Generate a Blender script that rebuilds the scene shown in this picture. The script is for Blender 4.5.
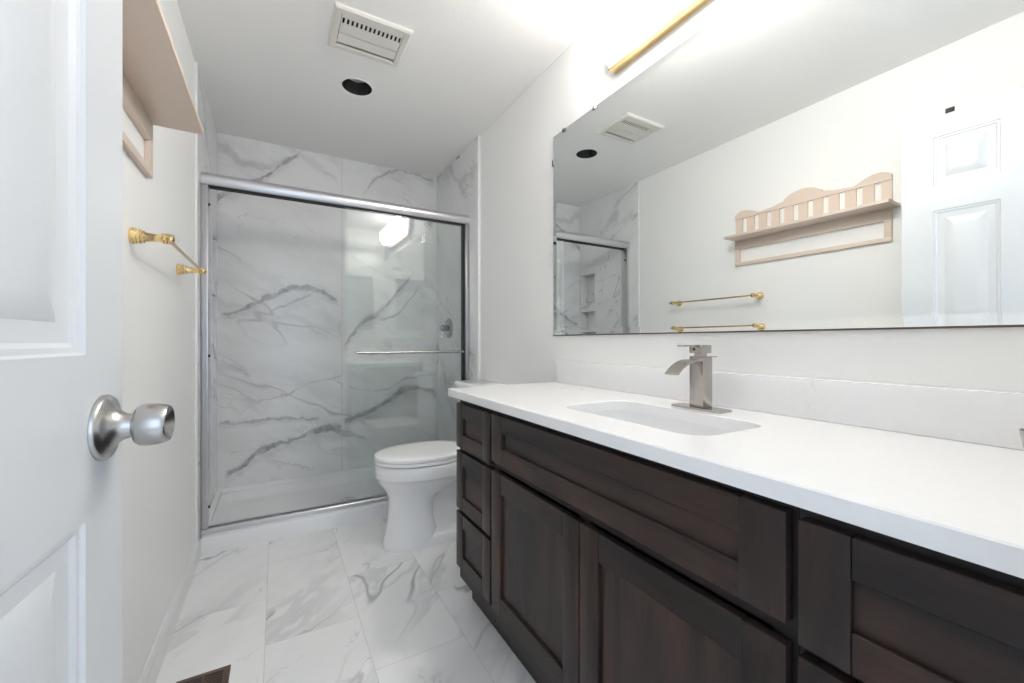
import bpy, bmesh, math
from mathutils import Vector, Matrix
PI = math.pi
S = bpy.context.scene
for o in list(bpy.data.objects):
    bpy.data.objects.remove(o, do_unlink=True)
C = S.collection

# ------------------------------------------------------------------ camera
F_PX, VX, CY, CAMZ = 411.5, 277.0, 341.2, 1.08
cam = bpy.data.cameras.new('camera'); cam.sensor_width = 36; cam.sensor_fit = 'HORIZONTAL'
cam.lens = F_PX / 1024 * 36; cam.shift_y = (CY - 341.5) / 1024; cam.clip_start = .01
co = bpy.data.objects.new('camera', cam); C.objects.link(co)
YAW = math.atan((512 - VX) / F_PX)
co.location = (0, 0, CAMZ); co.rotation_euler = (PI / 2, 0, -YAW)
S.camera = co

# ------------------------------------------------------------------ world, light, exposure
W = bpy.data.worlds.new('world'); S.world = W; W.use_nodes = True
W.node_tree.nodes['Background'].inputs[0].default_value = (.74, .86, 1, 1)
W.node_tree.nodes['Background'].inputs[1].default_value = .9
S.view_settings.view_transform = 'Standard'; S.view_settings.look = 'None'
S.view_settings.exposure = 0.5; S.view_settings.gamma = 1; S.view_settings.use_curve_mapping = False
GLOBE_STRENGTH = 21.5
S.cycles.max_bounces = 20; S.cycles.diffuse_bounces = 10; S.cycles.glossy_bounces = 8; S.cycles.transparent_max_bounces = 16

def area(name, loc, rot, sx, sy, power, col):
    l = bpy.data.lights.new(name, 'AREA'); l.shape = 'RECTANGLE'; l.size = sx; l.size_y = sy
    l.energy = power; l.color = col
    o = bpy.data.objects.new(name, l); C.objects.link(o); o.location = loc; o.rotation_euler = rot
    return o
# daylight of the room beyond the doorway, behind the camera
area('hall_daylight', (.2, -1.6, 1.5), (PI / 2, 0, 0), 1.6, 1.8, 8, (.72, .85, 1))

# ------------------------------------------------------------------ dimensions
XL, XR = -.347, 1.169           # painted walls
TXL, TXR = -.338, 1.153         # tile faces in the shower
YF, YG, YB = 2.575, 2.64, 3.28  # front of curb, glass plane, back of shower
YTL, YTR = 2.505, 2.475          # where the tile starts, left and right
CEIL = 2.44
YW = .03                        # wall with the doorway behind the camera

# ------------------------------------------------------------------ node helpers
class NT:
    def __init__(s, name):
        s.m = bpy.data.materials.new(name); s.m.use_nodes = True
        s.t = s.m.node_tree; s.t.nodes.clear()
        s.out = s.n('ShaderNodeOutputMaterial')
    def n(s, typ, **kw):
        x = s.t.nodes.new(typ)
        for k, v in kw.items(): setattr(x, k, v)
        return x
    def l(s, a, b): s.t.links.new(a, b)
    def put(s, inp, v):
        if hasattr(v, 'is_linked') or hasattr(v, 'links'): s.l(v, inp)
        else: inp.default_value = v
    def math(s, op, a, b=None, c=None, clamp=False):
        x = s.n('ShaderNodeMath', operation=op); x.use_clamp = clamp
        s.put(x.inputs[0], a)
        if b is not None: s.put(x.inputs[1], b)
        if c is not None: s.put(x.inputs[2], c)
        return x.outputs[0]
    def vmath(s, op, a, b=None, sc=None):
        x = s.n('ShaderNodeVectorMath', operation=op)
        s.put(x.inputs[0], a)
        if b is not None: s.put(x.inputs[1], b)
        if sc is not None: s.put(x.inputs[3], sc)
        return x.outputs[0]
    def map(s, v, a, b, c, d, smooth=False):
        x = s.n('ShaderNodeMapRange'); x.interpolation_type = 'SMOOTHSTEP' if smooth else 'LINEAR'
        s.put(x.inputs[0], v)
        for i, q in enumerate((a, b, c, d)): s.put(x.inputs[i + 1], q)
        return x.outputs[0]
    def noise(s, vec, scale, detail=3, rough=.5, col=False, dist=0):
        x = s.n('ShaderNodeTexNoise'); s.l(vec, x.inputs['Vector'])
        x.inputs['Scale'].default_value = scale; x.inputs['Detail'].default_value = detail
        x.inputs['Roughness'].default_value = rough; x.inputs['Distortion'].default_value = dist
        return x.outputs['Color' if col else 'Fac']
    def mix(s, f, a, b):
        x = s.n('ShaderNodeMix', data_type='RGBA')
        s.put(x.inputs[0], f)
        for i, q in ((6, a), (7, b)):
            if isinstance(q, tuple): x.inputs[i].default_value = q if len(q) == 4 else (*q, 1)
            else: s.l(q, x.inputs[i])
        return x.outputs[2]
    def coord(s, rot=(0, 0, 0), scale=(1, 1, 1), loc=(0, 0, 0)):
        tc = s.n('ShaderNodeTexCoord'); mp = s.n('ShaderNodeMapping')
        s.l(tc.outputs['Object'], mp.inputs[0])
        mp.inputs['Location'].default_value = loc; mp.inputs['Rotation'].default_value = rot; mp.inputs['Scale'].default_value = scale
        return mp.outputs[0]
    def bsdf(s, col, rough=.5, metal=0, bump=None, bstr=.1, bdist=.01, spec=.5, coat=0):
        p = s.n('ShaderNodeBsdfPrincipled')
        if isinstance(col, tuple): p.inputs['Base Color'].default_value = (*col, 1)
        else: s.l(col, p.inputs['Base Color'])
        s.put(p.inputs['Roughness'], rough); p.inputs['Metallic'].default_value = metal
        p.inputs['Specular IOR Level'].default_value = spec; p.inputs['Coat Weight'].default_value = coat
        if bump is not None:
            b = s.n('ShaderNodeBump'); b.inputs['Strength'].default_value = bstr; b.inputs['Distance'].default_value = bdist
            s.l(bump, b.inputs['Height']); s.l(b.outputs[0], p.inputs['Normal'])
        s.l(p.outputs[0], s.out.inputs[0])
        return p

def rot_then_scale(t, vec, rot, scale, off=(0, 0, 0)):
    a = t.n('ShaderNodeMapping'); t.l(vec, a.inputs[0]); a.inputs['Rotation'].default_value = rot
    b = t.n('ShaderNodeMapping'); t.l(a.outputs[0], b.inputs[0]); b.inputs['Scale'].default_value = scale; b.inputs['Location'].default_value = off
    return b.outputs[0]

def plain(name, col, rough=.5, metal=0, mottled=.04, spec=.5, coat=0):
    t = NT(name); v = t.coord()
    n = t.noise(v, 9, 3)
    c = t.mix(n, tuple(x * (1 - mottled) for x in col), tuple(min(1, x * (1 + mottled)) for x in col))
    t.bsdf(c, rough, metal, spec=spec, coat=coat)
    return t.m

def paint(name, col, rough=.6, scale=220, bstr=.12, bdist=.002):
    t = NT(name); v = t.coord()
    n = t.noise(v, scale, 2); big = t.noise(v, 1.5, 2)
    c = t.mix(big, tuple(x * .985 for x in col), col)
    t.bsdf(c, rough, bump=n, bstr=bstr, bdist=bdist)
    return t.m

def ridge(t, vec, scale, width, detail=4, rough=.55, warp=.25, wscale=2.0):
    w = t.noise(vec, wscale, 3, .6, col=True)
    w = t.vmath('SUBTRACT', w, (.5, .5, .5))
    w = t.vmath('SCALE', w, sc=warp)
    v2 = t.vmath('ADD', vec, w)
    n = t.noise(v2, scale, detail, rough)
    d = t.math('ABSOLUTE', t.math('SUBTRACT', n, .5))
    return t.map(d, 0, width, 1, 0, True)

def veins(t, vec, strength=1.0, dens=1.0):
    """three families of marble veins -> factor 0..1"""
    a = ridge(t, vec, .9 * dens, .012, 3, .5, .35, 1.6)
    b = ridge(t, vec, 1.9 * dens, .010, 4, .55, .3, 2.6)
    c = ridge(t, vec, 1.3 * dens, .055, 4, .6, .3, 1.9)
    m1 = t.map(t.noise(vec, 1.1 * dens, 2), .45, .62, 0, 1, True)
    m2 = t.map(t.noise(t.vmath('ADD', vec, (7.3, 2.1, 4.4)), 1.6 * dens, 2), .47, .62, 0, 1, True)
    fa = t.math('MULTIPLY', a, m1); fb = t.math('MULTIPLY', t.math('MULTIPLY', b, m2), .6)
    fc = t.math('MULTIPLY', t.math('MULTIPLY', c, m1), .38)
    return t.math('MULTIPLY', t.math('MAXIMUM', t.math('MAXIMUM', fa, fb), fc), strength, clamp=True)

def curve_vein(t, X, Z, pts, width, strength, wob):
    """one vein drawn through the points (x, z)"""
    x0, x1 = pts[0][0], pts[-1][0]; zs = [p[1] for p in pts]; z0, z1 = min(zs) - .01, max(zs) + .01
    u = t.map(X, x0, x1, 0, 1)
    fc = t.n('ShaderNodeFloatCurve'); t.l(u, fc.inputs['Value'])
    cv = fc.mapping.curves[0]
    P = [((p[0] - x0) / (x1 - x0), (p[1] - z0) / (z1 - z0)) for p in pts]
    cv.points[0].location = P[0]; cv.points[1].location = P[-1]
    for p in P[1:-1]: cv.points.new(*p)
    fc.mapping.update()
    zc = t.map(fc.outputs[0], 0, 1, z0, z1)
    d = t.math('ABSOLUTE', t.math('ADD', t.math('SUBTRACT', Z, zc), wob['jit']))
    wv = t.math('MULTIPLY', wob['wid'], width)
    f = t.map(d, t.math('MULTIPLY', wv, .25), wv, 1, 0, True)
    lo = t.map(X, x0, x0 + .04, 0, 1, True); hi = t.map(X, x1 - .04, x1, 1, 0, True)
    f = t.math('MULTIPLY', f, t.math('MULTIPLY', lo, hi))
    return t.math('MULTIPLY', t.math('MULTIPLY', f, wob['str']), strength)

def marble_wall(name, rot, drawn=None, seams=(), hseams=(), axis='x', off=(0, 0, 0)):
    t = NT(name)
    tc = t.n('ShaderNodeTexCoord'); P = tc.outputs['Object']
    vec = rot_then_scale(t, P, rot, (.7, .7, 1.9), off)
    sx = t.n('ShaderNodeSeparateXYZ'); t.l(P, sx.inputs[0])
    X = sx.outputs[0 if axis == 'x' else 1]; Z = sx.outputs[2]
    f = veins(t, vec, .42 if drawn else .72, 1.15)
    if drawn:
        jit = t.math('MULTIPLY', t.math('SUBTRACT', t.noise(P, 11, 6, .7), .5), .085)
        wid = t.map(t.noise(P, 5, 3), .3, .7, .35, 1.5)
        stn = t.map(t.noise(P, 16, 4, .7), .3, .65, .35, 1)
        wob = dict(jit=jit, wid=wid, str=stn)
        fine = t.map(t.noise(vec, 9, 5, .7), .35, .65, .2, 1)
        soft = dict(jit=jit, wid=wid, str=fine)
        for pts, w, s in drawn:
            f = t.math('MAXIMUM', f, curve_vein(t, X, Z, pts, w * 1.3, min(1, s * 1.15), wob))
            if w > .013: f = t.math('MAXIMUM', f, curve_vein(t, X, [0, Z][1], [(a, b - w * .6) for a, b in pts], w * 3.2, s * .42, soft))
    cloud = t.map(t.noise(vec, 1.9, 5, .6), .42, .70, 0, .6, True)
    base = t.mix(cloud, (.81, .812, .815), (.66, .662, .668))
    col = t.mix(f, base, (.20, .205, .215))
    sm = None
    for ax, lst in ((X, seams), (Z, hseams)):
        for s in lst:
            q = t.map(t.math('ABSOLUTE', t.math('SUBTRACT', ax, s)), .0008, .0022, 1, 0, True)
            sm = q if sm is None else t.math('MAXIMUM', sm, q)
    if sm is not None: col = t.mix(t.math('MULTIPLY', sm, .7), col, (.42, .42, .42))
    t.bsdf(col, .16)
    return t.m

def floor_marble():
    t = NT('floor_marble_tile')
    tc = t.n('ShaderNodeTexCoord'); P = tc.outputs['Object']
    sx = t.n('ShaderNodeSeparateXYZ'); t.l(P, sx.inputs[0]); X, Y = sx.outputs[0], sx.outputs[1]
    u = t.math('DIVIDE', t.math('ADD', X, .037), .317)
    col = t.math('FLOOR', u); fu = t.math('SUBTRACT', u, col)
    v = t.math('SUBTRACT', t.math('DIVIDE', t.math('SUBTRACT', Y, 1.395), .615), t.math('MULTIPLY', t.math('SUBTRACT', col, 1), .5))
    row = t.math('FLOOR', v); fv = t.math('SUBTRACT', v, row)
    du = t.math('MULTIPLY', t.math('MINIMUM', fu, t.math('SUBTRACT', 1, fu)), .317)
    dv = t.math('MULTIPLY', t.math('MINIMUM', fv, t.math('SUBTRACT', 1, fv)), .615)
    joint = t.map(t.math('MINIMUM', du, dv), .0006, .002, 1, 0, True)
    cb = t.n('ShaderNodeCombineXYZ'); t.l(col, cb.inputs[0]); t.l(row, cb.inputs[1])
    wn = t.n('ShaderNodeTexWhiteNoise', noise_dimensions='3D'); t.l(cb.outputs[0], wn.inputs['Vector'])
    offs = t.vmath('SCALE', wn.outputs['Color'], sc=.5)
    vec = t.vmath('ADD', rot_then_scale(t, P, (0, 0, math.radians(38)), (1.6, .6, 1)), offs)
    f = veins(t, vec, .7, 1.5)
    cloud = t.map(t.noise(vec, 2.2, 4, .55), .45, .75, 0, .45, True)
    base = t.mix(cloud, (.88, .88, .885), (.66, .66, .675))
    c = t.mix(f, base, (.30, .30, .32))
    c = t.mix(t.math('MULTIPLY', joint, .42), c, (.45, .45, .45))
    t.bsdf(c, .14)
    return t.m

def quartz(name='quartz'):
    t = NT(name); v = t.coord(rot=(.3, .2, .5), scale=(1, 1.2, 1))
    a = ridge(t, v, 2.3, .010, 4, .6, .3, 3)
    m = t.map(t.noise(v, 2.2, 2), .52, .66, 0, 1, True)
    f = t.math('MULTIPLY', t.math('MULTIPLY', a, m), .6)
    sp = t.noise(v, 60, 2)
    base = t.mix(sp, (.84, .84, .85), (.88, .88, .885))
    t.bsdf(t.mix(f, base, (.45, .45, .47)), .2)
    return t.m

def wood(name, grain='z'):
    """dark stained wood: long figure along the grain axis"""
    t = NT(name)
    sc = {'z': (7, 7, .75), 'y': (7, .75, 7)}[grain]
    v = t.coord(scale=sc)
    w = t.noise(v, 1.1, 4, .6, col=True, dist=.6)
    v2 = t.vmath('ADD', v, t.vmath('SCALE', w, sc=1.1))
    n1 = t.noise(v2, 1.6, 5, .62)
    v3 = t.coord(scale=tuple(x * 9 for x in sc)); n2 = t.noise(v3, 2.5, 3, .6)
    big = t.noise(t.coord(), 3.2, 3, .5)
    f = t.map(n1, .33, .68, 0, 1, True)
    c = t.mix(f, (.009, .0065, .0055), (.074, .037, .027))
    c = t.mix(t.map(n2, .35, .7, .35, 0), c, (.010, .007, .007))
    c = t.mix(t.map(big, .42, .66, .5, 0, True), c, (.024, .020, .020))
    t.bsdf(c, t.map(n2, .3, .7, .30, .42), bump=n2, bstr=.05, bdist=.001, spec=.36)
    return t.m

def brushed(name, col, rough=.3, axis='z'):
    t = NT(name)
    sc = {'z': (90, 90, 4), 'x': (4, 90, 90), 'y': (90, 4, 90)}[axis]
    n = t.noise(t.coord(scale=sc), 3, 3)
    c = t.mix(n, tuple(x * .95 for x in col), col)
    t.bsdf(c, t.map(n, .3, .7, rough * .94, rough * 1.06), 1)
    return t.m

def glass(name, tint):
    t = NT(name)
    fr = t.n('ShaderNodeFresnel'); fr.inputs[0].default_value = 1.5
    tr = t.n('ShaderNodeBsdfTransparent'); tr.inputs[0].default_value = (*tint, 1)
    gl = t.n('ShaderNodeBsdfGlossy'); gl.inputs['Roughness'].default_value = 0; gl.inputs[0].default_value = (1, 1, 1, 1)
    mx = t.n('ShaderNodeMixShader'); t.l(fr.outputs[0], mx.inputs[0]); t.l(tr.outputs[0], mx.inputs[1]); t.l(gl.outputs[0], mx.inputs[2])
    t.l(mx.outputs[0], t.out.inputs[0])
    return t.m

def emit(name, col, s):
    t = NT(name); e = t.n('ShaderNodeEmission'); e.inputs[0].default_value = (*col, 1); e.inputs[1].default_value = s
    t.l(e.outputs[0], t.out.inputs[0]); return t.m

# back wall veins, read from the photograph (x, z in metres on the tile)
def bp(pts, ox, oy, k):
    r = []
    for a, b in pts:
        u, v = ox + a / k, oy + b / k
        c, s_ = math.cos(YAW), math.sin(YAW)
        rx = s_ + c * (u - 512) / F_PX; ry = c - s_ * (u - 512) / F_PX; rz = (CY - v) / F_PX
        r.append((rx * YB / ry, CAMZ + rz * YB / ry))
    return r
DRAWN = [
    (bp([(80, 585), (200, 545), (300, 497), (430, 458), (480, 465), (600, 535)], 200, 180, 4.267), .022, .75),
    (bp([(290, 565), (400, 520), (490, 480)], 200, 180, 4.267), .010, .5),
    (bp([(90, 590), (180, 540), (250, 480), (350, 450), (480, 400), (580, 396)], 200, 330, 4.02), .034, .72),
    (bp([(60, 376), (200, 370), (280, 358), (400, 355), (490, 360)], 200, 330, 4.02), .018, .6),
    (bp([(60, 112), (140, 150), (215, 190)], 200, 330, 4.02), .014, .5),
    (bp([(190, 288), (350, 258), (440, 215), (580, 185)], 200, 330, 4.02), .010, .42),
    (bp([(150, 355), (215, 290), (280, 195)], 200, 330, 4.02), .006, .3),
    (bp([(250, 520), (380, 540), (450, 560)], 200, 330, 4.02), .008, .25),
    (bp([(10, 640), (80, 545), (160, 490), (240, 400), (290, 345)], 340, 190, 4.017), .020, .72),
    (bp([(150, 515), (220, 505), (280, 440), (330, 370)], 340, 190, 4.017), .010, .45),
    (bp([(460, 290), (540, 260), (600, 225), (660, 195), (735, 215)], 180, 320, 2.847), .030, .7),
    (bp([(470, 180), (560, 200), (650, 165), (760, 150)], 180, 320, 2.847), .008, .35),
    (bp([(70, 320), (150, 270), (240, 235), (300, 195), (365, 150)], 180, 100, 2.969), .022, .65),
    (bp([(90, 130), (140, 150), (200, 190), (330, 170)], 180, 100, 2.969), .040, .35),
    (bp([(540, 285), (600, 225), (650, 210), (760, 245)], 180, 100, 2.969), .018, .55),
    (bp([(395, 250), (412, 240), (428, 222)], 200, 180, 4.267), .008, .5),
]
M = {}
M['wall'] = paint('wall_paint', (.90, .897, .888), .55)
M['ceil'] = paint('ceiling_paint', (.90, .89, .875), .8, 130, .25, .004)
M['trimw'] = paint('white_trim_paint', (.83, .83, .83), .35, 90, .02, .001)
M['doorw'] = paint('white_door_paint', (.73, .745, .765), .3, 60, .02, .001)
M['floor'] = floor_marble()
M['tile_back'] = marble_wall('marble_back', (0, math.radians(-25), 0), DRAWN, seams=(.419,), hseams=(), axis='x')
M['tile_left'] = marble_wall('marble_left', (math.radians(35), 0, 0), None, seams=(), hseams=(), axis='y', off=(3.1, .4, 1.2))
M['tile_right'] = marble_wall('marble_right', (math.radians(-45), 0, 0), None, seams=(), hseams=(), axis='y', off=(5.7, 1.4, .3))
M['quartz'] = quartz()
M['wood_z'] = wood('dark_wood_upright_grain', 'z'); M['wood_y'] = wood('dark_wood_level_grain', 'y')
M['wood_dark'] = plain('dark_wood_frame', (.016, .011, .010), .45)
M['ceramic'] = plain('white_ceramic', (.84, .845, .855), .08, 0, .01)
M['seat'] = plain('white_seat_plastic', (.86, .865, .87), .15, 0, .01)
M['acrylic'] = plain('white_acrylic', (.84, .845, .855), .18, 0, .01)
M['nickel'] = brushed('brushed_nickel', (.50, .47, .44), .24, 'z')
M['satin'] = plain('satin_nickel', (.50, .49, .48), .27, 1, .01)
M['alu'] = plain('brushed_aluminium', (.62, .62, .64), .3, 1, .01)
M['alu_z'] = plain('satin_aluminium', (.60, .60, .62), .28, 1, .01)
M['chrome'] = plain('chrome', (.70, .71, .72), .08, 1, .02)
M['valve'] = plain('dark_chrome', (.32, .33, .34), .15, 1, .02)
M['brass'] = plain('polished_brass', (.86, .65, .33), .18, 1, .04)
M['gasket'] = plain('black_rubber', (.012, .012, .014), .5)
M['black'] = plain('black_baffle', (.010, .010, .011), .5)
M['dark'] = plain('dark_cavity', (.02, .02, .02), .8)
M['ventw'] = plain('cream_vent_plastic', (.72, .70, .65), .4, 0, .02)
M['beige'] = paint('beige_shelf_paint', (.72, .60, .51), .5, 120, .03, .001)
M['bronze'] = plain('brown_register_metal', (.14, .095, .075), .4, .3, .1)
M['bronze_d'] = plain('dark_register_gap', (.010, .008, .008), .8)
M['glass'] = glass('shower_glass', (.985, .996, .992))
M['mirror'] = plain('mirror_silver', (.90, .925, .92), 0, 1, 0)
M['mirror_edge'] = plain('mirror_edge', (.10, .07, .045), .4, 0, .3)
M['clip'] = plain('grey_clip', (.10, .10, .10), .35, .5)
M['globe'] = emit('lit_opal_glass', (1, .965, .91), GLOBE_STRENGTH)
M['lamp'] = plain('frosted_lamp', (.55, .55, .53), .4)
M['pane'] = plain('frosted_pane', (.36, .42, .45), .3)

# ------------------------------------------------------------------ mesh helpers
ORG = {}
def link(o, parent=None, world_loc=(0, 0, 0)):
    C.objects.link(o)
    ORG[o.name] = Vector(world_loc)
    if parent: o.parent = parent
    return o
def thing(name, label, cat, loc, group=None, rotz=0):
    o = bpy.data.objects.new(name, None); o.empty_display_size = .05
    link(o, None, loc); o.location = loc; o.rotation_euler = (0, 0, rotz)
    o['label'] = label; o['category'] = cat
    if group: o['group'] = group
    return o
def obj(name, bm, mats, parent=None, smooth=30, local=False, at=None, **props):
    """link a bmesh built in world coordinates; with a parent, moved into the parent's frame"""
    bmesh.ops.recalc_face_normals(bm, faces=bm.faces[:])
    base = Vector(at) if at is not None else (ORG[parent.name] if parent and not local else Vector((0, 0, 0)))
    if not local: bmesh.ops.translate(bm, verts=bm.verts[:], vec=-base)
    me = bpy.data.meshes.new(name); bm.to_mesh(me); bm.free()
    for m in (mats if isinstance(mats, (list, tuple)) else [mats]): me.materials.append(m)
    if smooth:
        for p in me.polygons: p.use_smooth = True
        me.set_sharp_from_angle(angle=math.radians(smooth))
    o = bpy.data.objects.new(name, me)
    link(o, parent, base)
    if parent and not local: o.location = base - ORG[parent.name]
    elif not parent: o.location = base
    for k, v in props.items(): o[k] = v
    return o
def struct(name, bm, mats, label=None, cat=None, smooth=30):
    o = obj(name, bm, mats, None, smooth); o['kind'] = 'structure'
    if label: o['label'] = label
    if cat: o['category'] = cat
    return o
def box(bm, x0, x1, y0, y1, z0, z1, bev=0, seg=2, mi=0):
    vs = [bm.verts.new((x, y, z)) for x in (x0, x1) for y in (y0, y1) for z in (z0, z1)]
    fs = [bm.faces.new([vs[i] for i in q]) for q in ((0, 1, 3, 2), (4, 6, 7, 5), (0, 4, 5, 1), (2, 3, 7, 6), (0, 2, 6, 4), (1, 5, 7, 3))]
    for f in fs: f.material_index = mi
    if bev:
        es = list({e for f in fs for e in f.edges})
        r = bmesh.ops.bevel(bm, geom=es, offset=bev, segments=seg, profile=.5, affect='EDGES')
        for f in r['faces']: f.material_index = mi
    return fs
def B(*a, **k):
    bm = bmesh.new(); box(bm, *a, **k); return bm
def loft(bm, rings, cap0=True, cap1=True, mi=0, closed=True):
    vr = [[bm.verts.new(p) for p in r] for r in rings]
    n = len(vr[0])
    for a, b in zip(vr, vr[1:]):
        for i in range(n if closed else n - 1):
            j = (i + 1) % n
            bm.faces.new((a[i], a[j], b[j], b[i])).material_index = mi
    if cap0: bm.faces.new(vr[0]).material_index = mi
    if cap1: bm.faces.new(vr[-1][::-1]).material_index = mi
    return vr
def lathe(bm, prof, origin, axis='z', n=32, mi=0, caps=True):
    """prof: list of (radius, distance along the axis)"""
    o = Vector(origin); rings = []
    ax = {'x': Vector((1, 0, 0)), 'y': Vector((0, 1, 0)), 'z': Vector((0, 0, 1))}[axis] if isinstance(axis, str) else Vector(axis).normalized()
    p = ax.orthogonal().normalized(); q = ax.cross(p)
    for r, h in prof:
        rings.append([o + ax * h + (p * math.cos(2 * PI * i / n) + q * math.sin(2 * PI * i / n)) * max(r, 1e-5) for i in range(n)])
    return loft(bm, rings, caps, caps, mi)
def tube(bm, a, b, r, n=16, mi=0):
    a, b = Vector(a), Vector(b); d = b - a
    lathe(bm, [(r, 0), (r, d.length)], a, d, n, mi)
def rrect(x0, x1, y0, y1, r, z, n=8):
    pts = []
    for cx, cy, a0 in ((x1 - r, y1 - r, 0), (x0 + r, y1 - r, 90), (x0 + r, y0 + r, 180), (x1 - r, y0 + r, 270)):
        for i in range(n + 1):
            a = math.radians(a0 + 90 * i / n); pts.append((cx + r * math.cos(a), cy + r * math.sin(a), z))
    return pts
def fill_with_holes(bm, loops, mi=0):
    es = []; vl = []
    for lp in loops:
        v = [bm.verts.new(p) for p in lp]; vl.append(v)
        es += [bm.edges.new((v[i], v[(i + 1) % len(v)])) for i in range(len(v))]
    r = bmesh.ops.triangle_fill(bm, edges=es, use_beauty=True)
    for f in r['geom']:
        if isinstance(f, bmesh.types.BMFace): f.material_index = mi
    return vl
def bridge(bm, a, b, mi=0):
    n = len(a)
    for i in range(n): bm.faces.new((a[i], a[(i + 1) % n], b[(i + 1) % n], b[i])).material_index = mi

# ------------------------------------------------------------------ the room
struct('floor', B(-.5, 1.3, -1.2, YF + .1, -.05, 0), M['floor'])
LX, LY, LR = .373, 2.325, .077                 # recessed downlight
VX0, VX1, VY0, VY1 = .200, .52, 1.778, 2.050   # exhaust vent
bm = bmesh.new()
hole = lambda z: [(LX + LR * math.cos(2 * PI * i / 40), LY + LR * math.sin(2 * PI * i / 40), z) for i in range(40)]
vh = lambda z: [(VX0 + .02, VY0 + .02, z), (VX1 - .02, VY0 + .02, z), (VX1 - .02, VY1 - .02, z), (VX0 + .02, VY1 - .02, z)]
sq = lambda z: [(-.46, -.1, z), (1.29, -.1, z), (1.29, YB + .12, z), (-.46, YB + .12, z)]
lo = fill_with_holes(bm, [sq(CEIL), hole(CEIL), vh(CEIL)]); hi = fill_with_holes(bm, [sq(CEIL + .03), hole(CEIL + .03), vh(CEIL + .03)])
for a, b in zip(lo, hi): bridge(bm, a, b)
struct('ceiling', bm, M['ceil'], smooth=0)
struct('wall_left', B(XL - .1, XL, -.1, YTL, 0, CEIL), M['wall'])
struct('wall_right', B(XR, XR + .1, -.1, YTR, 0, CEIL), M['wall'])
# wall with the doorway and a small window, behind the camera
DX0, DX1, DZ = -.245, .50, 2.10
WX0, WX1, WZ0, WZ1 = .62, 1.06, 1.18, 1.90
bm = bmesh.new()
box(bm, XL, DX0, -.09, YW, 0, CEIL); box(bm, DX0, DX1, -.09, YW, DZ, CEIL); box(bm, DX1, WX0, -.09, YW, 0, CEIL)
box(bm, WX0, WX1, -.09, YW, 0, WZ0); box(bm, WX0, WX1, -.09, YW, WZ1, CEIL); box(bm, WX1, XR, -.09, YW, 0, CEIL)
struct('wall_front', bm, M['wall'], smooth=0)
win = thing('window_1', 'small frosted window in the wall beside the doorway', 'window', (.84, YW, 1.18)); win['kind'] = 'structure'
bm = bmesh.new(); f = .035
for q in ((WX0, WX0 + f, WZ0, WZ1), (WX1 - f, WX1, WZ0, WZ1), (WX0 + f, WX1 - f, WZ0, WZ0 + f), (WX0 + f, WX1 - f, WZ1 - f, WZ1)):
    box(bm, q[0], q[1], -.04, YW + .012, q[2], q[3], .003)
obj('frame', bm, M['trimw'], win)
obj('pane', B(WX0 + f, WX1 - f, -.02, -.012, WZ0 + f, WZ1 - f), M['pane'], win)

# shower walls: tile slabs; the left one with two recessed niches
struct('wall_shower_back', B(TXL - .1, TXR + .1, YB, YB + .1, 0, CEIL), M['tile_back'])
struct('wall_shower_right', B(TXR, TXR + .11, YTR, YB, 0, CEIL), M['tile_right'])
bm = bmesh.new()
NY0, NY1 = 3.055, 3.262
for y0, y1, z0, z1 in ((YTL, NY0, 0, CEIL), (NY1, YB, 0, CEIL), (NY0, NY1, 0, 1.20), (NY0, NY1, 1.37, 1.45), (NY0, NY1, 1.735, CEIL)):
    box(bm, TXL - .11, TXL, y0, y1, z0, z1)
box(bm, TXL - .12, TXL - .09, NY0 - .01, NY1 + .01, 1.19, 1.745)
struct('wall_shower_left', bm, M['tile_left'], smooth=0)
struct('trim_1', B(XL - .002, TXL + .0015, YTL - .006, YTL + .001, .0, CEIL, .002), M['trimw'])
struct('trim_2', B(TXR - .0015, XR + .002, YTR - .006, YTR + .001, 0, CEIL, .002), M['trimw'])
# left baseboard, moulded top
bm = bmesh.new()
prof = [(0, 0), (.014, 0), (.014, .072), (.011, .078), (.011, .084), (.006, .092), (.003, .097), (0, .097)]
loft(bm, [[(XL + a, y, b) for a, b in prof] for y in (YW, YF - .002)])
struct('baseboard_left', bm, M['trimw'], smooth=25)
bm = bmesh.new(); loft(bm, [[(XR - a, y, b) for a, b in prof] for y in (1.62, YTR - .01)])
struct('baseboard_right', bm, M['trimw'], smooth=25)

# ------------------------------------------------------------------ shower pan
pan = thing('shower_pan', 'white acrylic shower pan with a low front curb under the glass doors', 'shower pan', (.4, 2.9, 0))
bm = bmesh.new()
X0, X1 = TXL + .001, TXR - .001
Y0, Y1 = YF, YB - .001
def pr(i, z, r=.03, fy=0): return rrect(X0 + i, X1 - i, Y0 + i + fy, Y1 - i, r, z, 6)
rings = [rrect(X0, X1, Y0, Y1, .004, 0, 6), rrect(X0, X1, Y0, Y1, .004, .078, 6), rrect(X0 + .003, X1 - .003, Y0 + .003, Y1 - .003, .006, .085, 6),
         rrect(X0 + .010, X1 - .010, Y0 + .012, Y1 - .010, .01, .088, 6),
         rrect(X0 + .028, X1 - .028, Y0 + .105, Y1 - .028, .03, .088, 6), rrect(X0 + .036, X1 - .036, Y0 + .113, Y1 - .036, .035, .080, 6),
         rrect(X0 + .055, X1 - .055, Y0 + .13, Y1 - .055, .04, .046, 6), rrect(X0 + .075, X1 - .075, Y0 + .15, Y1 - .075, .04, .036, 6),
         rrect(X0 + .5, X1 - .5, Y0 + .30, Y1 - .25, .04, .030, 6)]
loft(bm, rings)
obj('basin', bm, M['acrylic'], pan, 40)
bm = bmesh.new(); fl = [(X0, .086), (X0 + .024, .088), (X0 + .024, .10), (X0 + .012, .112), (X0, .116)]
loft(bm, [[(x, y, z) for x, z in fl] for y in (YG + .05, Y1)])
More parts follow.
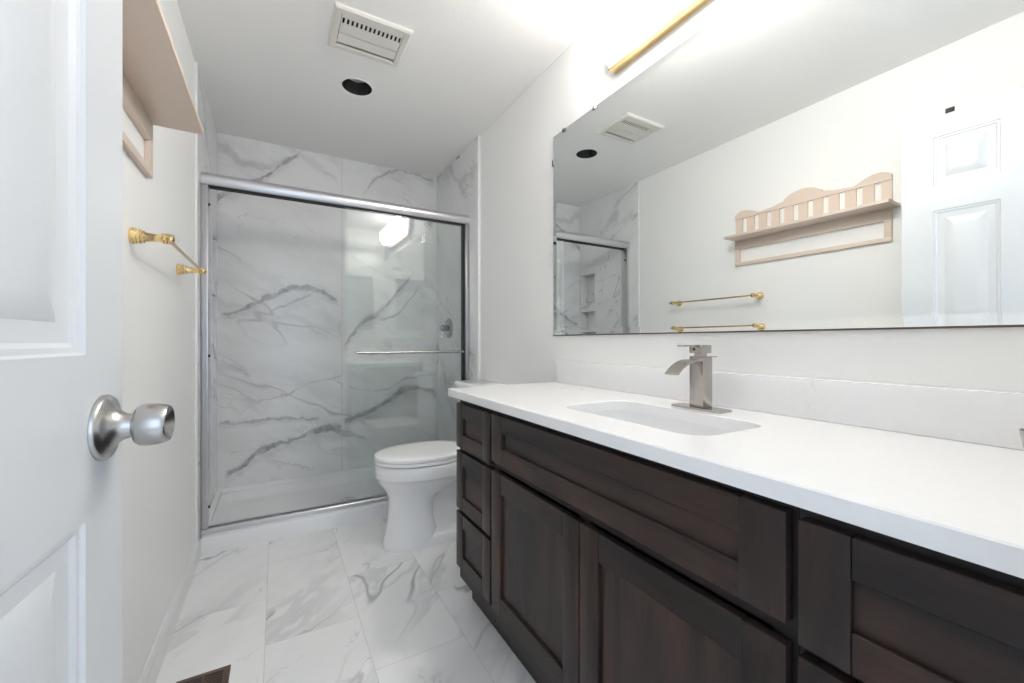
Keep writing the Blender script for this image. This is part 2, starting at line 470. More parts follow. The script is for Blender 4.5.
fl2 = [(Y1, .086), (Y1 - .030, .088), (Y1 - .028, .10), (Y1 - .012, .112), (Y1, .116)]
loft(bm, [[(x, y, z) for y, z in fl2] for x in (X0, X1)])
loft(bm, [[(X1 - (x - X0), y, z) for x, z in fl] for y in (YG + .05, Y1)])
obj('rim', bm, M['acrylic'], pan, 40)
bm = bmesh.new(); lathe(bm, [(.045, 0), (.045, .002), (.042, .0035), (.0, .0035)], (.41, 2.91, .0305), 'z', 28)
obj('drain', bm, M['chrome'], pan)

# ------------------------------------------------------------------ shower enclosure
HZ0, HZ1 = 1.885, 1.947
fr = thing('shower_door_frame', 'brushed silver frame around the sliding shower doors', 'shower frame', (.4, YG, .09))
bm = bmesh.new()
prof = [(YG - .036, HZ0 + .006), (YG - .041, HZ0 + .020), (YG - .043, HZ0 + .036), (YG - .040, HZ0 + .050), (YG - .032, HZ1 - .003), (YG - .022, HZ1), (YG + .036, HZ1), (YG + .036, HZ0), (YG + .030, HZ0), (YG + .030, HZ1 - .012), (YG - .024, HZ1 - .012), (YG - .026, HZ0), (YG - .032, HZ0)]
loft(bm, [[(x, y, z) for y, z in prof] for x in (TXL + .001, TXR - .001)])
h = obj('header', bm, M['alu'], fr, 35)
bm = bmesh.new()
for ya, yb in ((-.026, -.0165), (-.0075, .0115), (.0205, .030)): box(bm, TXL + .03, TXR - .03, YG + ya, YG + yb, HZ0 - .003, HZ0 + .006)
obj('gasket', bm, M['gasket'], h, at=(.4, YG, HZ0), label='black channel under the header')
for xa, xb in ((TXL + .001, TXL + .030), (TXR - .030, TXR - .001)):
    bm = bmesh.new(); lip = xb if xa < 0 else xa
    box(bm, xa, xb, YG - .030, YG + .030, .115, HZ0 - .002, .003)
    box(bm, min(lip, lip + (-.012 if xa < 0 else .012)), max(lip, lip + (-.012 if xa < 0 else .012)), YG - .036, YG - .030, .115, HZ0 - .002, .001)
    jb = obj('side_jamb', bm, M['alu_z'], fr)
    for z in (1.785, 1.005, .225) if xa < 0 else (1.80, 1.02):
        s = 1 if xa < 0 else -1
        bm = bmesh.new(); lathe(bm, [(.007, 0), (.007, .006), (.005, .009), (0, .0095)], (lip, YG - .018, z), (s, 0, 0), 16)
        obj('bumper', bm, M['gasket'], jb, at=(lip, YG - .018, z), label='small black rubber bumper')
bm = bmesh.new()
prof = [(YG - .033, .0885), (YG - .033, .108), (YG - .029, .113), (YG - .012, .113), (YG - .012, .101), (YG + .010, .101), (YG + .010, .113), (YG + .034, .113), (YG + .034, .0885)]
loft(bm, [[(x, y, z) for y, z in prof] for x in (TXL + .001, TXR - .001)])
obj('bottom_track', bm, M['alu'], fr)

def glass_door(name, label, y, x0, x1, handle):
    t = thing(name, label, 'shower door', ((x0 + x1) / 2, y, .12), 'sliding glass shower doors')
    obj('glass_panel', B(x0, x1, y - .003, y + .003, .105, HZ0 + .03), M['glass'], t, 0)
    obj('edge_strip', B(x1 - .012, x1 + .002, y - .005, y + .005, .115, HZ0 - .004), M['gasket'], t, label='black closing strip')
    if handle:
        bm = bmesh.new(); z = 1.01; yy = y - .045
        tube(bm, (x0 + .060, yy, z), (x1 - .025, yy, z), .0085, 20)
        hb = obj('towel_bar', bm, M['satin'], t)
        for x in (x0 + .10, x1 - .05):
            bm = bmesh.new(); lathe(bm, [(.012, 0), (.012, .004), (.007, .006), (.007, .040)], (x, y - .0035, z), (0, -1, 0), 18)
            obj('bar_post', bm, M['satin'], hb, at=(x, y, z))
        bm = bmesh.new(); box(bm, x0 + .27, x0 + .33, y - .012, y - .0035, .113, .126, .002)
        obj('bottom_guide', bm, M['gasket'], t)
    return t
glass_door('sliding_glass_door', 'front sliding glass shower door with a silver towel bar', YG - .012, .352, 1.124, True)
glass_door('sliding_glass_door', 'rear sliding glass shower door behind the one with the towel bar', YG + .016, .372, 1.123, False)

# valve and shower arm on the right shower wall
t = thing('shower_valve', 'chrome round shower valve with a lever on the right marble wall', 'shower valve', (TXR, 3.0, 1.18))
bm = bmesh.new(); lathe(bm, [(.078, 0), (.078, .004), (.070, .010), (.030, .016), (.0, .016)], (TXR, 3.0, 1.18), (-1, 0, 0), 40)
obj('escutcheon', bm, M['valve'], t)
bm = bmesh.new(); lathe(bm, [(.024, .014), (.024, .05), (.020, .07), (.0, .072)], (TXR, 3.0, 1.18), (-1, 0, 0), 28)
hd = obj('hub', bm, M['valve'], t)
bm = bmesh.new(); tube(bm, (TXR - .058, 3.0, 1.18), (TXR - .062, 2.985, 1.105), .007)
obj('lever', bm, M['chrome'], hd, at=(TXR - .058, 3.0, 1.18))
t = thing('overhead_shower', 'chrome overhead shower on a bent arm high on the right marble wall', 'shower head', (TXR, 3.0, 2.02))
bm = bmesh.new(); lathe(bm, [(.030, 0), (.030, .004), (.022, .012), (.012, .014)], (TXR, 3.0, 2.02), (-1, 0, 0), 28)
obj('flange', bm, M['chrome'], t)
bm = bmesh.new()
pp = [Vector(p) for p in ((TXR, 3.0, 2.02), (TXR - .06, 3.0, 2.02), (TXR - .10, 3.0, 2.01), (TXR - .13, 3.0, 1.985))]
rings = []
for i, p in enumerate(pp):
    d = (pp[min(i + 1, 3)] - pp[max(i - 1, 0)]).normalized(); a = Vector((0, 1, 0)); b = d.cross(a)
    rings.append([p + (a * math.cos(2 * PI * k / 14) + b * math.sin(2 * PI * k / 14)) * .008 for k in range(14)])
loft(bm, rings); obj('arm', bm, M['chrome'], t, 50)
bm = bmesh.new(); lathe(bm, [(.010, 0), (.013, .015), (.018, .03), (.033, .055), (.034, .062), (.0, .063)], pp[-1], (-.72, 0, -.70), 28)
obj('spray_head', bm, M['chrome'], t)

# ------------------------------------------------------------------ entry door, ajar to the left of the camera
TH = math.radians(4); DW = .70
door = thing('door_1', 'white six panel door swung open at the left with a satin knob', 'door', (-.185 - DW * math.sin(TH), .759 - DW * math.cos(TH), 0), None, -TH)
door['kind'] = 'structure'
bm = bmesh.new()
cols = [(.108, .303), (.403, .598)]; rows = [(.20, .871), (1.064, 1.655), (1.762, 1.979)]
dz0, dz1 = .012, 2.083
ys = sorted({0, DW, *[c for q in cols for c in q]}); zs = sorted({dz0, dz1, *[c for q in rows for c in q]})
for sx, nx in ((0, 1), (-.035, -1)):
    for i in range(len(ys) - 1):
        for j in range(len(zs) - 1):
            y0, y1, z0, z1 = ys[i], ys[i + 1], zs[j], zs[j + 1]
            if (y0, y1) in cols and (z0, z1) in rows:
                R = []
                for ins, d in ((0, 0), (.003, .004), (.009, .005), (.014, .009), (.026, .0105), (.036, .0105), (.040, .009), (.066, .003), (.069, .0025)):
                    R.append([bm.verts.new((sx - nx * d, a, b)) for a, b in ((y0 + ins, z0 + ins), (y1 - ins, z0 + ins), (y1 - ins, z1 - ins), (y0 + ins, z1 - ins))])
                for a, b in zip(R, R[1:]): bridge(bm, a, b)
                bm.faces.new(R[-1])
            else:
                bm.faces.new([bm.verts.new((sx, a, b)) for a, b in ((y0, z0), (y1, z0), (y1, z1), (y0, z1))])
bmesh.ops.remove_doubles(bm, verts=bm.verts[:], dist=1e-5)
for y in (0, DW):
    bm.faces.new([bm.verts.new(p) for p in ((0, y, dz0), (-.035, y, dz0), (-.035, y, dz1), (0, y, dz1))])
for z in (dz0, dz1):
    bm.faces.new([bm.verts.new(p) for p in ((0, 0, z), (-.035, 0, z), (-.035, DW, z), (0, DW, z))])
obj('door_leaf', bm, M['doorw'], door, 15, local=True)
ky, kz = DW - .058, .972
for sx in (1, -1):
    x0 = 0 if sx > 0 else -.035
    bm = bmesh.new()
    lathe(bm, [(.041, 0), (.041, .003), (.0385, .0065), (.030, .009), (.022, .014), (.016, .022), (.0145, .030)], (0, 0, 0), (sx, 0, 0), 40)
    k = obj('knob_rose', bm, M['satin'], door, 40, local=True); k.location = (x0, ky, kz)
    bm = bmesh.new()
    lathe(bm, [(r, .028 + (h - .029) * .92) for r, h in ((.012, .029), (.0122, .0325), (.018, .033), (.0235, .0352), (.0262, .0395), (.0270, .046), (.0267, .054), (.0254, .063), (.0236, .069), (.0222, .0705), (.0198, .0695), (.010, .063), (0, .062))], (0, 0, 0), (sx, 0, 0), 40)
    obj('knob', bm, M['satin'], k, 40, local=True)
bm = bmesh.new(); box(bm, -.002, 0, -.016, .016, -.028, .028, .001)
lt = obj('latch_plate', B(-.028, -.008, DW - .0005, DW + .0015, kz - .028, kz + .028), M['satin'], door, 0, local=True)
# hook over the door's top edge
t = thing('door_hook', 'small black hook over the top edge of the white door', 'hook', (-.185 - .155 * math.sin(TH), .759 - .155 * math.cos(TH), dz1), None, -TH)
bm = bmesh.new(); box(bm, -.037, .003, -.014, .014, 0, .004); box(bm, 0.0005, .003, -.014, .014, -.016, .002, .0008)
box(bm, -.038, -.0355, -.014, .014, -.02, .002)
obj('bracket', bm, M['black'], t, 30, local=True)

# ------------------------------------------------------------------ vanity
XFACE, XFR = .638, .658        # front faces, face frame plane
ZT = .856                      # underside of countertop
def shaker(x, y0, y1, z0, z1, st=.062, rl=.055, panel_mi=1):
    bm = bmesh.new(); g = .0006
    xf, xb = x, x + .019
    box(bm, xf, xb, y0, y0 + st - g, z0, z1, .0016, 2, 0); box(bm, xf, xb, y1 - st + g, y1, z0, z1, .0016, 2, 0)
    box(bm, xf, xb, y0 + st, y1 - st, z0, z0 + rl, .0012, 1, 1); box(bm, xf, xb, y0 + st, y1 - st, z1 - rl, z1, .0012, 1, 1)
    box(bm, xf + .009, xb - .002, y0 + st - .004, y1 - st + .004, z0 + rl - .004, z1 - rl + .004, 0, 1, panel_mi)
    return bm
WOOD = [M['wood_z'], M['wood_y']]
def cabinet(name, label, y0, y1, drawers=(), doors=(), false=None, group=None):
    t = thing(name, label, 'cabinet', (.9, (y0 + y1) / 2, 0), group)
    bm = bmesh.new()
    for a, b in ((y0, y0 + .016), (y1 - .016, y1)): box(bm, XFR + .001, XR - .002, a, b, .108, ZT - .001)
    box(bm, XFR + .02, XR - .002, y0 + .016, y1 - .016, .108, .124); box(bm, XR - .008, XR - .002, y0 + .016, y1 - .016, .124, ZT - .03)
    obj('carcass', bm, M['wood_z'], t, 0)
    bm = bmesh.new(); w = .035
    box(bm, XFR, XFR + .018, y0, y0 + w, .108, ZT - .001); box(bm, XFR, XFR + .018, y1 - w, y1, .108, ZT - .001)
    zr = [.108, .645, ZT - .04] if not drawers else [.108, .385, .632, ZT - .04]
    for z in zr: box(bm, XFR, XFR + .018, y0 + w, y1 - w, z, z + .039)
    if doors: box(bm, XFR, XFR + .018, (y0 + y1) / 2 - .02, (y0 + y1) / 2 + .02, .147, .645)
    obj('face_frame', bm, M['wood_dark'], t, 0)
    obj('toe_kick', B(.712, .728, y0, y1, .0, .110), M['wood_dark'], t, 0)
    for a, b, z0, z1 in drawers: obj('drawer_front', shaker(XFACE, a, b, z0, z1), WOOD, t)
    for a, b, z0, z1 in doors: obj('cabinet_door', shaker(XFACE, a, b, z0, z1, .066, .066, 0), WOOD, t)
    if false: obj('false_front', shaker(XFACE, *false, .072, .056), WOOD, t)
    return t
dz = ((.652, .829), (.405, .637), (.168, .390))
cabinet('drawer_cabinet', 'dark wood three drawer cabinet at the toilet end of the vanity', 1.268, 1.585, [(1.273, 1.577, a, b) for a, b in dz], group='dark wood vanity units')
cabinet('sink_cabinet', 'wide dark wood sink cabinet with two doors below the basin', .312, 1.267, (), [(.320, .786, .168, .640), (.791, 1.260, .168, .640)], (.320, 1.260, .671, .833), 'dark wood vanity units')
cabinet('drawer_cabinet', 'dark wood drawer cabinet at the right edge of the photo', .034, .311, [(.036, .304, a, b) for a, b in dz], group='dark wood vanity units')

# countertop with a cut-out, sink, backsplash
CX0, CX1, CY0, CY1, CZ = .611, XR - .001, .033, 1.605, .886
SX0, SX1, SY0, SY1 = .735, .992, .530, 1.005
bm = bmesh.new()
out = lambda i, z: rrect(CX0 + i, CX1 - i, CY0 + i, CY1 - i, .006, z, 4)
inn = lambda i, z: rrect(SX0 - i, SX1 + i, SY0 - i, SY1 + i, .06, z, 10)
top = fill_with_holes(bm, [out(.0025, CZ), inn(.002, CZ)])
bot = fill_with_holes(bm, [out(0, ZT), inn(0, ZT)])
o1 = [bm.verts.new(p) for p in out(0, CZ - .0025)]; i1 = [bm.verts.new(p) for p in inn(0, CZ - .002)]
bridge(bm, top[0], o1); bridge(bm, o1, bot[0]); bridge(bm, top[1], i1); bridge(bm, i1, bot[1])
o = obj('countertop', bm, M['quartz'], None, 30, at=(.9, .8, ZT)); o['label'] = 'white quartz countertop with a rounded sink cut-out on the dark vanity'; o['category'] = 'countertop'
o = obj('backsplash', B(XR - .022, XR - .001, CY0, CY1 - .02, CZ + .0005, .987, .0015), M['quartz'], None, 30, at=(XR - .01, .8, CZ)); o['label'] = 'low white quartz backsplash below the wall mirror'; o['category'] = 'backsplash'
sk = thing('sink', 'white rectangular undermount sink in the quartz countertop', 'sink', (.86, .77, .72))
bm = bmesh.new()
si = lambda i, z, r: rrect(SX0 + i, SX1 - i, SY0 + i, SY1 - i, r, z, 10)
loft(bm, [si(-.02, .8552, .07), si(-.006, .8552, .06), si(-.005, .846, .06), si(.006, .78, .058), si(.03, .745, .05), si(.06, .735, .04), si(.10, .731, .01)], False, True)
loft(bm, [si(-.02, .8552, .07), si(-.02, .845, .07), si(.0, .77, .06), si(.03, .725, .05), si(.06, .72, .04)], False, True)
obj('bowl', bm, M['ceramic'], sk, 50)
bm = bmesh.new(); lathe(bm, [(.022, 0), (.022, .002), (.018, .003), (.015, .001), (0, .001)], (.865, .768, .7312), 'z', 24)
obj('drain', bm, M['nickel'], sk)

# ------------------------------------------------------------------ faucet
FX, FY = 1.052, .756
t = thing('faucet', 'brushed nickel waterfall faucet standing behind the sink', 'faucet', (FX, FY, CZ))
bm = bmesh.new(); loft(bm, [rrect(FX - .028, FX + .030, FY - .080, FY + .080, .006, z, 4) for z in (CZ + .0003, CZ + .006)])
obj('base_plate', bm, M['nickel'], t)
bm = bmesh.new(); box(bm, FX - .018, FX + .024, FY - .022, FY + .022, CZ + .0062, CZ + .148, .0015)
obj('body', bm, M['nickel'], t)
bm = bmesh.new(); arc = []
for i in range(13):
    q = i / 12; x = FX - .018 - .105 * q; z = CZ + .142 + .004 * math.sin(q * 2) - .040 * q ** 2.3
    arc.append((x, z))
rings = []
for i, (x, z) in enumerate(arc):
    dx = arc[min(i + 1, 12)][0] - arc[max(i - 1, 0)][0]; dzz = arc[min(i + 1, 12)][1] - arc[max(i - 1, 0)][1]
    L = math.hypot(dx, dzz); nx, nz = -dzz / L * -1, dx / L * -1
    th = .0045
    rings.append([(x, FY - .022, z), (x, FY + .022, z), (x - nx * th, FY + .022, z - nz * th), (x - nx * th, FY - .022, z - nz * th)])
loft(bm, rings); obj('spout', bm, M['nickel'], t, 40)
bm = bmesh.new(); box(bm, FX - .018, FX + .045, FY - .022, FY + .022, CZ + .1482, CZ + .151)
box(bm, FX - .010, FX + .014, FY - .012, FY + .012, CZ + .151, CZ + .160)
obj('cartridge_collar', bm, M['nickel'], t)
bm = bmesh.new(); box(bm, FX - .020, FX + .022, FY - .021, FY + .021, CZ + .160, CZ + .183, .0012)
hn = obj('handle', bm, M['nickel'], t)
bm = bmesh.new(); box(bm, FX - .085, FX + .0, FY - .010, FY + .010, CZ + .179, CZ + .1835, .001)
obj('lever', bm, M['nickel'], hn, at=(FX, FY, CZ + .18))
bm = bmesh.new(); lathe(bm, [(.0035, 0), (.0035, .0008)], (FX - .0202, FY + .005, CZ + .171), (-1, 0, 0), 12)
obj('set_screw_cap', bm, M['gasket'], hn, at=(FX - .02, FY, CZ + .171))

# tapered metal cup at the right end of the countertop
t = thing('metal_cup', 'grey metal cup cut off by the right edge on the countertop', 'cup', (1.0, .128, CZ))
bm = bmesh.new(); lathe(bm, [(.0, .001), (.026, .001), (.027, .004), (.036, .055), (.0365, .058), (.035, .058), (.025, .006), (0, .005)], (1.0, .128, CZ), 'z', 36)
obj('body', bm, M['nickel'], t, 40)

# ------------------------------------------------------------------ toilet
TY = 2.20
t = thing('toilet', 'white elongated toilet between the vanity and the shower curb', 'toilet', (.85, TY, 0))
def egg(xf, xb, hw, z, n=40, p=2.25, cen=.58):
    """oval with its narrow end towards -X"""
    xc = xf + (xb - xf) * cen; pts = []
    for i in range(n):
        a = 2 * PI * i / n; c, s = math.cos(a), math.sin(a)
        ex = (abs(c) ** (2 / p)) * (1 if c > 0 else -1); ey = (abs(s) ** (2 / p)) * (1 if s > 0 else -1)
        pts.append((xc + (ex * (xb - xc) if ex > 0 else ex * (xc - xf)), TY + ey * hw, z))
    return pts
bm = bmesh.new()
secs = [(0, .480, .80, .112, 2.3), (.012, .478, .80, .114, 2.3), (.03, .483, .79, .110, 2.3), (.08, .495, .765, .098, 2.3), (.15, .506, .75, .092, 2.3), (.22, .512, .75, .092, 2.3), (.265, .508, .78, .100, 2.3), (.30, .490, .86, .122, 2.3), (.33, .468, .93, .147, 2.25), (.352, .455, .97, .164, 2.25), (.366, .4515, .985, .170, 2.25), (.371, .446, .99, .178, 2.25), (.378, .443, 1.0, .1815, 2.25), (.41, .443, 1.0, .1825, 2.25), (.432, .443, 1.0, .182, 2.25), (.438, .447, .998, .179, 2.25), (.440, .455, .99, .172, 2.25)]
loft(bm, [egg(xf, xb, hw, z, p=p) for z, xf, xb, hw, p in secs])
obj('bowl', bm, M['ceramic'], t, 60)
bm = bmesh.new()
loft(bm, [rrect(.86 + i, 1.12 - i * .2, TY - w, TY + w, .03, z, 6) for i, w, z in ((-.16, .055, .005), (-.16, .055, .10), (-.15, .058, .22), (-.10, .075, .29), (0, .15, .35), (0, .17, .37), (0, .17, .432), (.003, .167, .438))])
obj('tank_deck', bm, M['ceramic'], t, 60)
bm = bmesh.new()
loft(bm, [rrect(.60, 1.08, TY - w, TY + w, .045, z, 8) for w, z in ((.113, 0.0), (.114, .016), (.108, .034), (.085, .058), (.05, .075))])
fb = obj('foot', bm, M['ceramic'], t, 50)
for s in (-1, 1):
    bm = bmesh.new(); lathe(bm, [(.014, 0), (.014, .008), (.011, .016), (.005, .020), (0, .0205)], (.88, TY + s * .086, .050), 'z', 20)
    obj('bolt_cap', bm, M['seat'], fb, 50, at=(.88, TY + s * .086, .050))
bm = bmesh.new()
R = [egg(.452, .92, .172, .4445), egg(.450, .92, .175, .4475), egg(.441, .92, .184, .4485), egg(.441, .92, .184, .460), egg(.447, .918, .178, .4635)]
I = [egg(.50, .80, .115, .4625), egg(.505, .80, .112, .458), egg(.50, .80, .115, .4445)]
loft(bm, R + I + [R[0]], False, False)
obj('seat', bm, M['seat'], t, 50)
bm = bmesh.new()
loft(bm, [egg(.455, .925, .17, .4640), egg(.453, .925, .172, .4685), egg(.441, .928, .184, .4695), egg(.441, .928, .184, .482), egg(.447, .926, .178, .486), egg(.465, .92, .16, .4895), egg(.52, .89, .11, .4915), egg(.60, .85, .05, .492)])
obj('lid', bm, M['seat'], t, 50)
for s in (-1, 1):
    bm = bmesh.new(); loft(bm, [rrect(.912, .955, TY + s * .07 - .022, TY + s * .07 + .022, .012, z, 5) for z in (.4385, .478, .482)])
    obj('hinge_cap', bm, M['seat'], t, 50)
bm = bmesh.new()
loft(bm, [rrect(.985, XR - .006, TY - w, TY + w, .03, z, 6) for w, z in ((.18, .4392), (.195, .45), (.21, .60), (.218, .79))])
obj('tank', bm, M['ceramic'], t, 50)
bm = bmesh.new()
loft(bm, [rrect(.962 + i, XR - .004 - i * .3, TY - .232 + i, TY + .232 - i, .03, z, 6) for i, z in ((.004, .7905), (0, .795), (0, .822), (.004, .829), (.012, .832))])
obj('tank_lid', bm, M['ceramic'], t, 50)
bm = bmesh.new(); tube(bm, (.985, TY + .15, .73), (.965, TY + .15, .73), .012); box(bm, .958, .966, TY + .07, TY + .165, .722, .738, .003)
obj('flush_lever', bm, M['chrome'], t)

# ------------------------------------------------------------------ wall mirror, bevelled
MX, MY0, MY1, MZ0, MZ1, BV = XR - .0062, .06, 1.630, 1.110, 2.068, .024
t = thing('wall_mirror', 'wide frameless mirror with a slanted rim on the wall above the vanity', 'mirror', (XR, .85, MZ0))
bm = bmesh.new()
rc = lambda i, x: [(x, MY0 + i, MZ0 + i), (x, MY1 - i, MZ0 + i), (x, MY1 - i, MZ1 - i), (x, MY0 + i, MZ1 - i)]
a = [bm.verts.new(p) for p in rc(BV, MX)]; b = [bm.verts.new(p) for p in rc(0, MX - BV * math.tan(math.radians(3.75)))]; c = [bm.verts.new(p) for p in rc(0, XR - .0005)]
bm.faces.new(a); bridge(bm, a, b); bridge(bm, b, c, 1); bm.faces.new(c).material_index = 1
obj('mirror_glass', bm, [M['mirror'], M['mirror_edge']], t, 0)
obj('bottom_channel', B(MX - .005, XR - .0005, MY0, MY1, MZ0 - .0045, MZ0 - .0002), M['mirror_edge'], t, 0, label='thin dark brown channel under the mirror')
for y, z, v in ((1.545, MZ1, 0), (1.335, MZ1, 0), (.55, MZ1, 0)):
    bm = bmesh.new(); box(bm, MX - .006, XR - .0005, y - .009, y + .009, z - .012, z + .002, .001)
    obj('mirror_clip', bm, M['clip'] if y > 1.5 else M['chrome'], t)
bm = bmesh.new(); box(bm, MX - .006, XR - .0005, MY1 - .006, MY1 + .006, 1.925, 1.955, .001)
obj('mirror_clip', bm, M['clip'], t)

# ------------------------------------------------------------------ vanity light with lit opal globes
t = thing('vanity_light', 'white vanity light bar with a brass rail and lit globes above the mirror', 'wall lamp', (XR, .74, 2.21))
bm = bmesh.new()
LY0, LY1, LZ0, LZ1 = .44, 1.25, 2.145, 2.335
def octo(i, x): return [(x, LY0 + .04 + i * .4, LZ0 + i), (x, LY1 - .04 - i * .4, LZ0 + i), (x, LY1 - i, LZ0 + .05), (x, LY1 - i, LZ1 - .05), (x, LY1 - .04 - i * .4, LZ1 - i), (x, LY0 + .04 + i * .4, LZ1 - i), (x, LY0 + i, LZ1 - .05), (x, LY0 + i, LZ0 + .05)]
loft(bm, [octo(0, XR - .0005), octo(0, XR - .034), octo(.006, XR - .040)])
obj('backplate', bm, M['trimw'], t, 20)
obj('brass_rail', B(XR - .042, XR - .0005, LY0 + .035, LY1 - .035, LZ0 - .006, LZ0 - .0003, .0015), M['brass'], t, label='polished brass rail along the bottom of the light')
for y in (1.085, .845, .605):
    bm = bmesh.new(); zc = 2.246; xc = XR - .112
    prof = []
    for i in range(21):
        a = PI * i / 20; prof.append((.093 * math.sin(a) + (.012 if i == 0 else 0), -.066 * math.cos(a)))
    lathe(bm, prof, (xc, y, zc), (-1, 0, 0), 40)
    g = obj('globe_shade', bm, M['globe'], t, 60)
    bm = bmesh.new(); lathe(bm, [(.034, 0), (.034, .012), (.028, .016)], (XR - .0405, y, zc), (-1, 0, 0), 28)
    obj('shade_holder', bm, M['brass'], g, at=(XR - .043, y, zc))

# ------------------------------------------------------------------ towel bar on the left wall
PA, PB, TZ = 1.49, 2.095, 1.368
t = thing('towel_bar', 'polished brass towel bar on the left wall beside the shower', 'towel bar', (XL, (PA + PB) / 2, TZ))
for y in (PA, PB):
    prof = [(.0215, 0), (.0225, .002), (.0225, .007), (.0205, .009), (.0205, .010), (.0205, .013), (.0185, .015), (.0195, .017), (.0195, .021), (.017, .023), (.0175, .026), (.0165, .029), (.0135, .031), (.0115, .042), (.0105, .052), (.0105, .062), (.0125, .066), (.0145, .068), (.0145, .071), (.013, .0725), (.0150, .074), (.0150, .078), (.0135, .0795), (.0148, .081), (.0148, .086), (.0125, .092), (.006, .0945), (0, .095)]
    bm = bmesh.new(); lathe(bm, prof, (XL + .0003, y, TZ), (1, 0, 0), 36)
    p = obj('post', bm, M['brass'], t, 30)
    s = -1 if y == PA else 1
    bm = bmesh.new(); lathe(bm, [(.007, 0), (.009, .006), (.009, .010), (.006, .014), (.0075, .018), (.004, .023), (0, .024)], (XL + .079, y + s * .012, TZ), (0, s, 0), 20)
    obj('finial', bm, M['brass'], p, 40, at=(XL + .079, y, TZ))
bm = bmesh.new(); tube(bm, (XL + .079, PA + .008, TZ), (XL + .079, PB - .008, TZ), .0055, 18)
obj('bar', bm, M['brass'], t)

# ------------------------------------------------------------------ beige wall shelf with a slatted scalloped back
t = thing('wall_shelf', 'beige wooden wall shelf with a scalloped slatted back above the towel bar', 'shelf', (XL, 1.245, 1.575))
SA, SB = .842, 1.648; XW0, XW1 = XL + .0005, XL + .010
half = [(0, 1.915), (.015, 1.928), (.04, 1.937), (.075, 1.936), (.11, 1.924), (.145, 1.907), (.165, 1.902), (.20, 1.906), (.245, 1.911), (.275, 1.920), (.30, 1.923), (.305, 1.934), (.33, 1.952), (.36, 1.963), (.385, 1.968), (.403, 1.969)]
topc = [(SA + a, z) for a, z in half] + [(SB - a, z) for a, z in half[-2::-1]]
crest = topc + [(SB, 1.888), (SA, 1.888)]
bm = bmesh.new(); XC = XL + .015
f_ = fill_with_holes(bm, [[(XC, y, z) for y, z in crest]]); b_ = fill_with_holes(bm, [[(XW0, y, z) for y, z in crest]])
bridge(bm, f_[0], b_[0])
obj('crest', bm, M['beige'], t, 0)
bm = bmesh.new(); ed = [SA] + [q for i in range(10) for q in (.899 + i * .0764 - .0135, .899 + i * .0764 + .0135)] + [SB]
for a, b in zip(ed[::2], ed[1::2]): box(bm, XW0, XW1, a, b, 1.7612, 1.8878, .001, 1)
obj('slatted_back', bm, M['beige'], t, 0)
obj('shelf_board', B(XW0, XL + .142, .812, 1.648, 1.745, 1.761, .0015), M['beige'], t)
bm = bmesh.new(); XW2 = XL + .016
box(bm, XW0, XW2, SA, SB, 1.686, 1.7448, .001); box(bm, XW0, XW2, SA, SB, 1.579, 1.602, .001)
box(bm, XW0, XW2, SA, SA + .03, 1.602, 1.686, .001); box(bm, XW0, XW2, SB - .03, SB, 1.602, 1.686, .001)
obj('lower_frame', bm, M['beige'], t)

# ------------------------------------------------------------------ ceiling: exhaust vent and downlight
t = thing('exhaust_vent', 'white exhaust fan grille on the ceiling above the floor', 'vent', ((VX0 + VX1) / 2, (VY0 + VY1) / 2, CEIL))
bm = bmesh.new(); z1 = CEIL - .0003
ro = lambda i, z: [(VX0 + i, VY0 + i, z), (VX1 - i, VY0 + i, z), (VX1 - i, VY1 - i, z), (VX0 + i, VY1 - i, z)]
loft(bm, [ro(.022, CEIL + .01), ro(.022, z1), ro(0, z1), ro(.002, CEIL - .008), ro(.010, CEIL - .014), ro(.032, CEIL - .014), ro(.034, CEIL + .01), ro(.022, CEIL + .01)], False, False)
obj('frame', bm, M['ventw'], t, 25)
bm = bmesh.new(); loft(bm, [ro(.0215, CEIL + .002), ro(.0215, CEIL + .09)], False, True)
obj('housing', bm, M['dark'], t, 0)
gx0, gx1 = VX0 + .034, VX1 - .034
bm = bmesh.new()
for y0, y1 in ((1.868, 1.932), (1.935, 1.994)):
    box(bm, gx0, gx1, y0, y1, CEIL - .0125, CEIL - .0105)
box(bm, gx0, gx1, 2.007, VY1 - .033, CEIL - .0125, CEIL - .0105)
obj('louver', bm, M['ventw'], t, 0)
bm = bmesh.new(); box(bm, gx0, gx1, VY0 + .033, 1.836, CEIL - .0125, CEIL - .0105)
n = 14; pit = (gx1 - gx0) / n
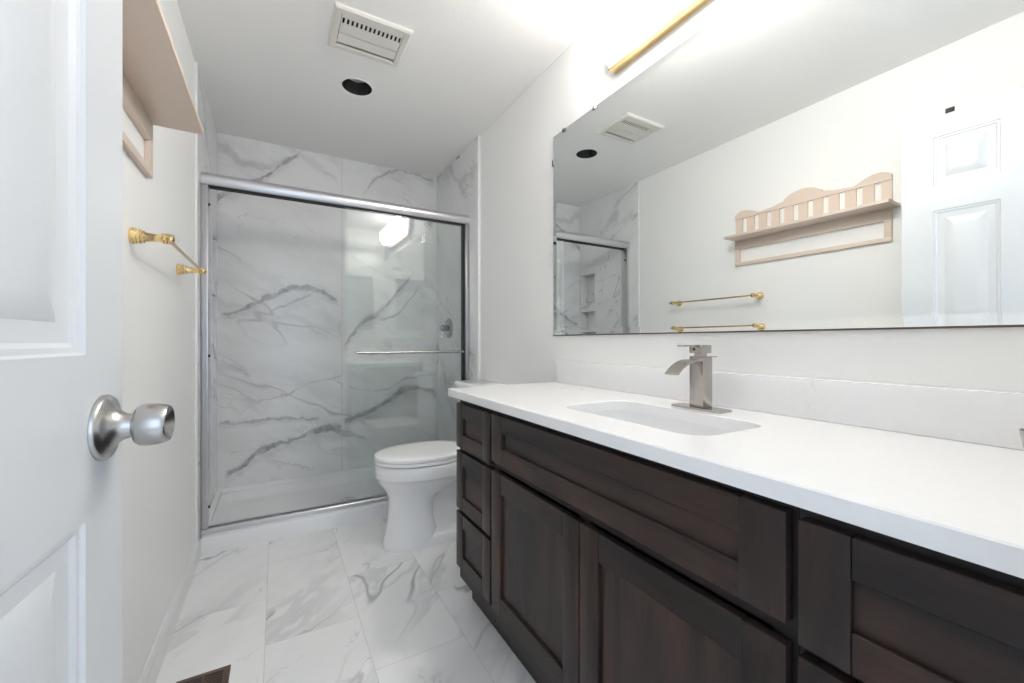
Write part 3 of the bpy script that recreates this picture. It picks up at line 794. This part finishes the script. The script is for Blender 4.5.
for i in range(n + 1):
    x = gx0 + i * pit; box(bm, max(gx0, x - .0045), min(gx1, x + .0045), 1.836, 1.868, CEIL - .0125, CEIL - .0105)
obj('comb_grille', bm, M['ventw'], t, 0)

t = thing('recessed_downlight', 'unlit black recessed downlight in the ceiling near the shower', 'ceiling light', (LX, LY, CEIL))
bm = bmesh.new(); lathe(bm, [(LR - .001, .028), (LR - .001, -.0005), (LR + .005, -.0005), (LR + .004, -.002), (LR - .001, -.002), (LR - .002, .001)], (LX, LY, CEIL), 'z', 48, 0, False)
obj('trim_ring', bm, M['ceil'], t, 30)
bm = bmesh.new(); prof = []
for i in range(10):
    prof += [(LR - .0025 - i * .0016, .002 + i * .007), (LR - .0045 - i * .0016, .005 + i * .007)]
lathe(bm, [(LR - .002, .0)] + prof + [(.045, .072)], (LX, LY, CEIL), 'z', 48, 0, False)
obj('baffle', bm, M['black'], t, 30)
bm = bmesh.new(); lathe(bm, [(.058, .072), (.057, .060), (.045, .052), (.02, .047), (0, .046)], (LX, LY, CEIL), 'z', 36, 0, True)
obj('lamp', bm, M['lamp'], t, 50)

# ------------------------------------------------------------------ floor register
t = thing('floor_register', 'brown metal floor vent register by the left baseboard', 'floor vent', (-.205, 1.5, 0))
RX0, RX1, RY0, RY1 = -.277, -.133, 1.345, 1.657
bm = bmesh.new(); rr = lambda i, z: [(RX0 + i, RY0 + i, z), (RX1 - i, RY0 + i, z), (RX1 - i, RY1 - i, z), (RX0 + i, RY1 - i, z)]
loft(bm, [rr(0, .0004), rr(.001, .003), rr(.004, .0045), rr(.017, .0045), rr(.018, .001)], False, False)
obj('frame', bm, M['bronze'], t, 25)
obj('backing', B(RX0 + .01, RX1 - .01, RY0 + .01, RY1 - .01, .0004, .001), M['bronze_d'], t, 0)
bm = bmesh.new(); y = RY0 + .024
while y < RY1 - .022:
    box(bm, RX0 + .018, RX1 - .018, y, y + .0048, .0012, .0038); y += .0112
box(bm, (RX0 + RX1) / 2 - .003, (RX0 + RX1) / 2 + .003, RY0 + .018, RY1 - .018, .0012, .0035)
obj('louver', bm, M['bronze'], t, 0)
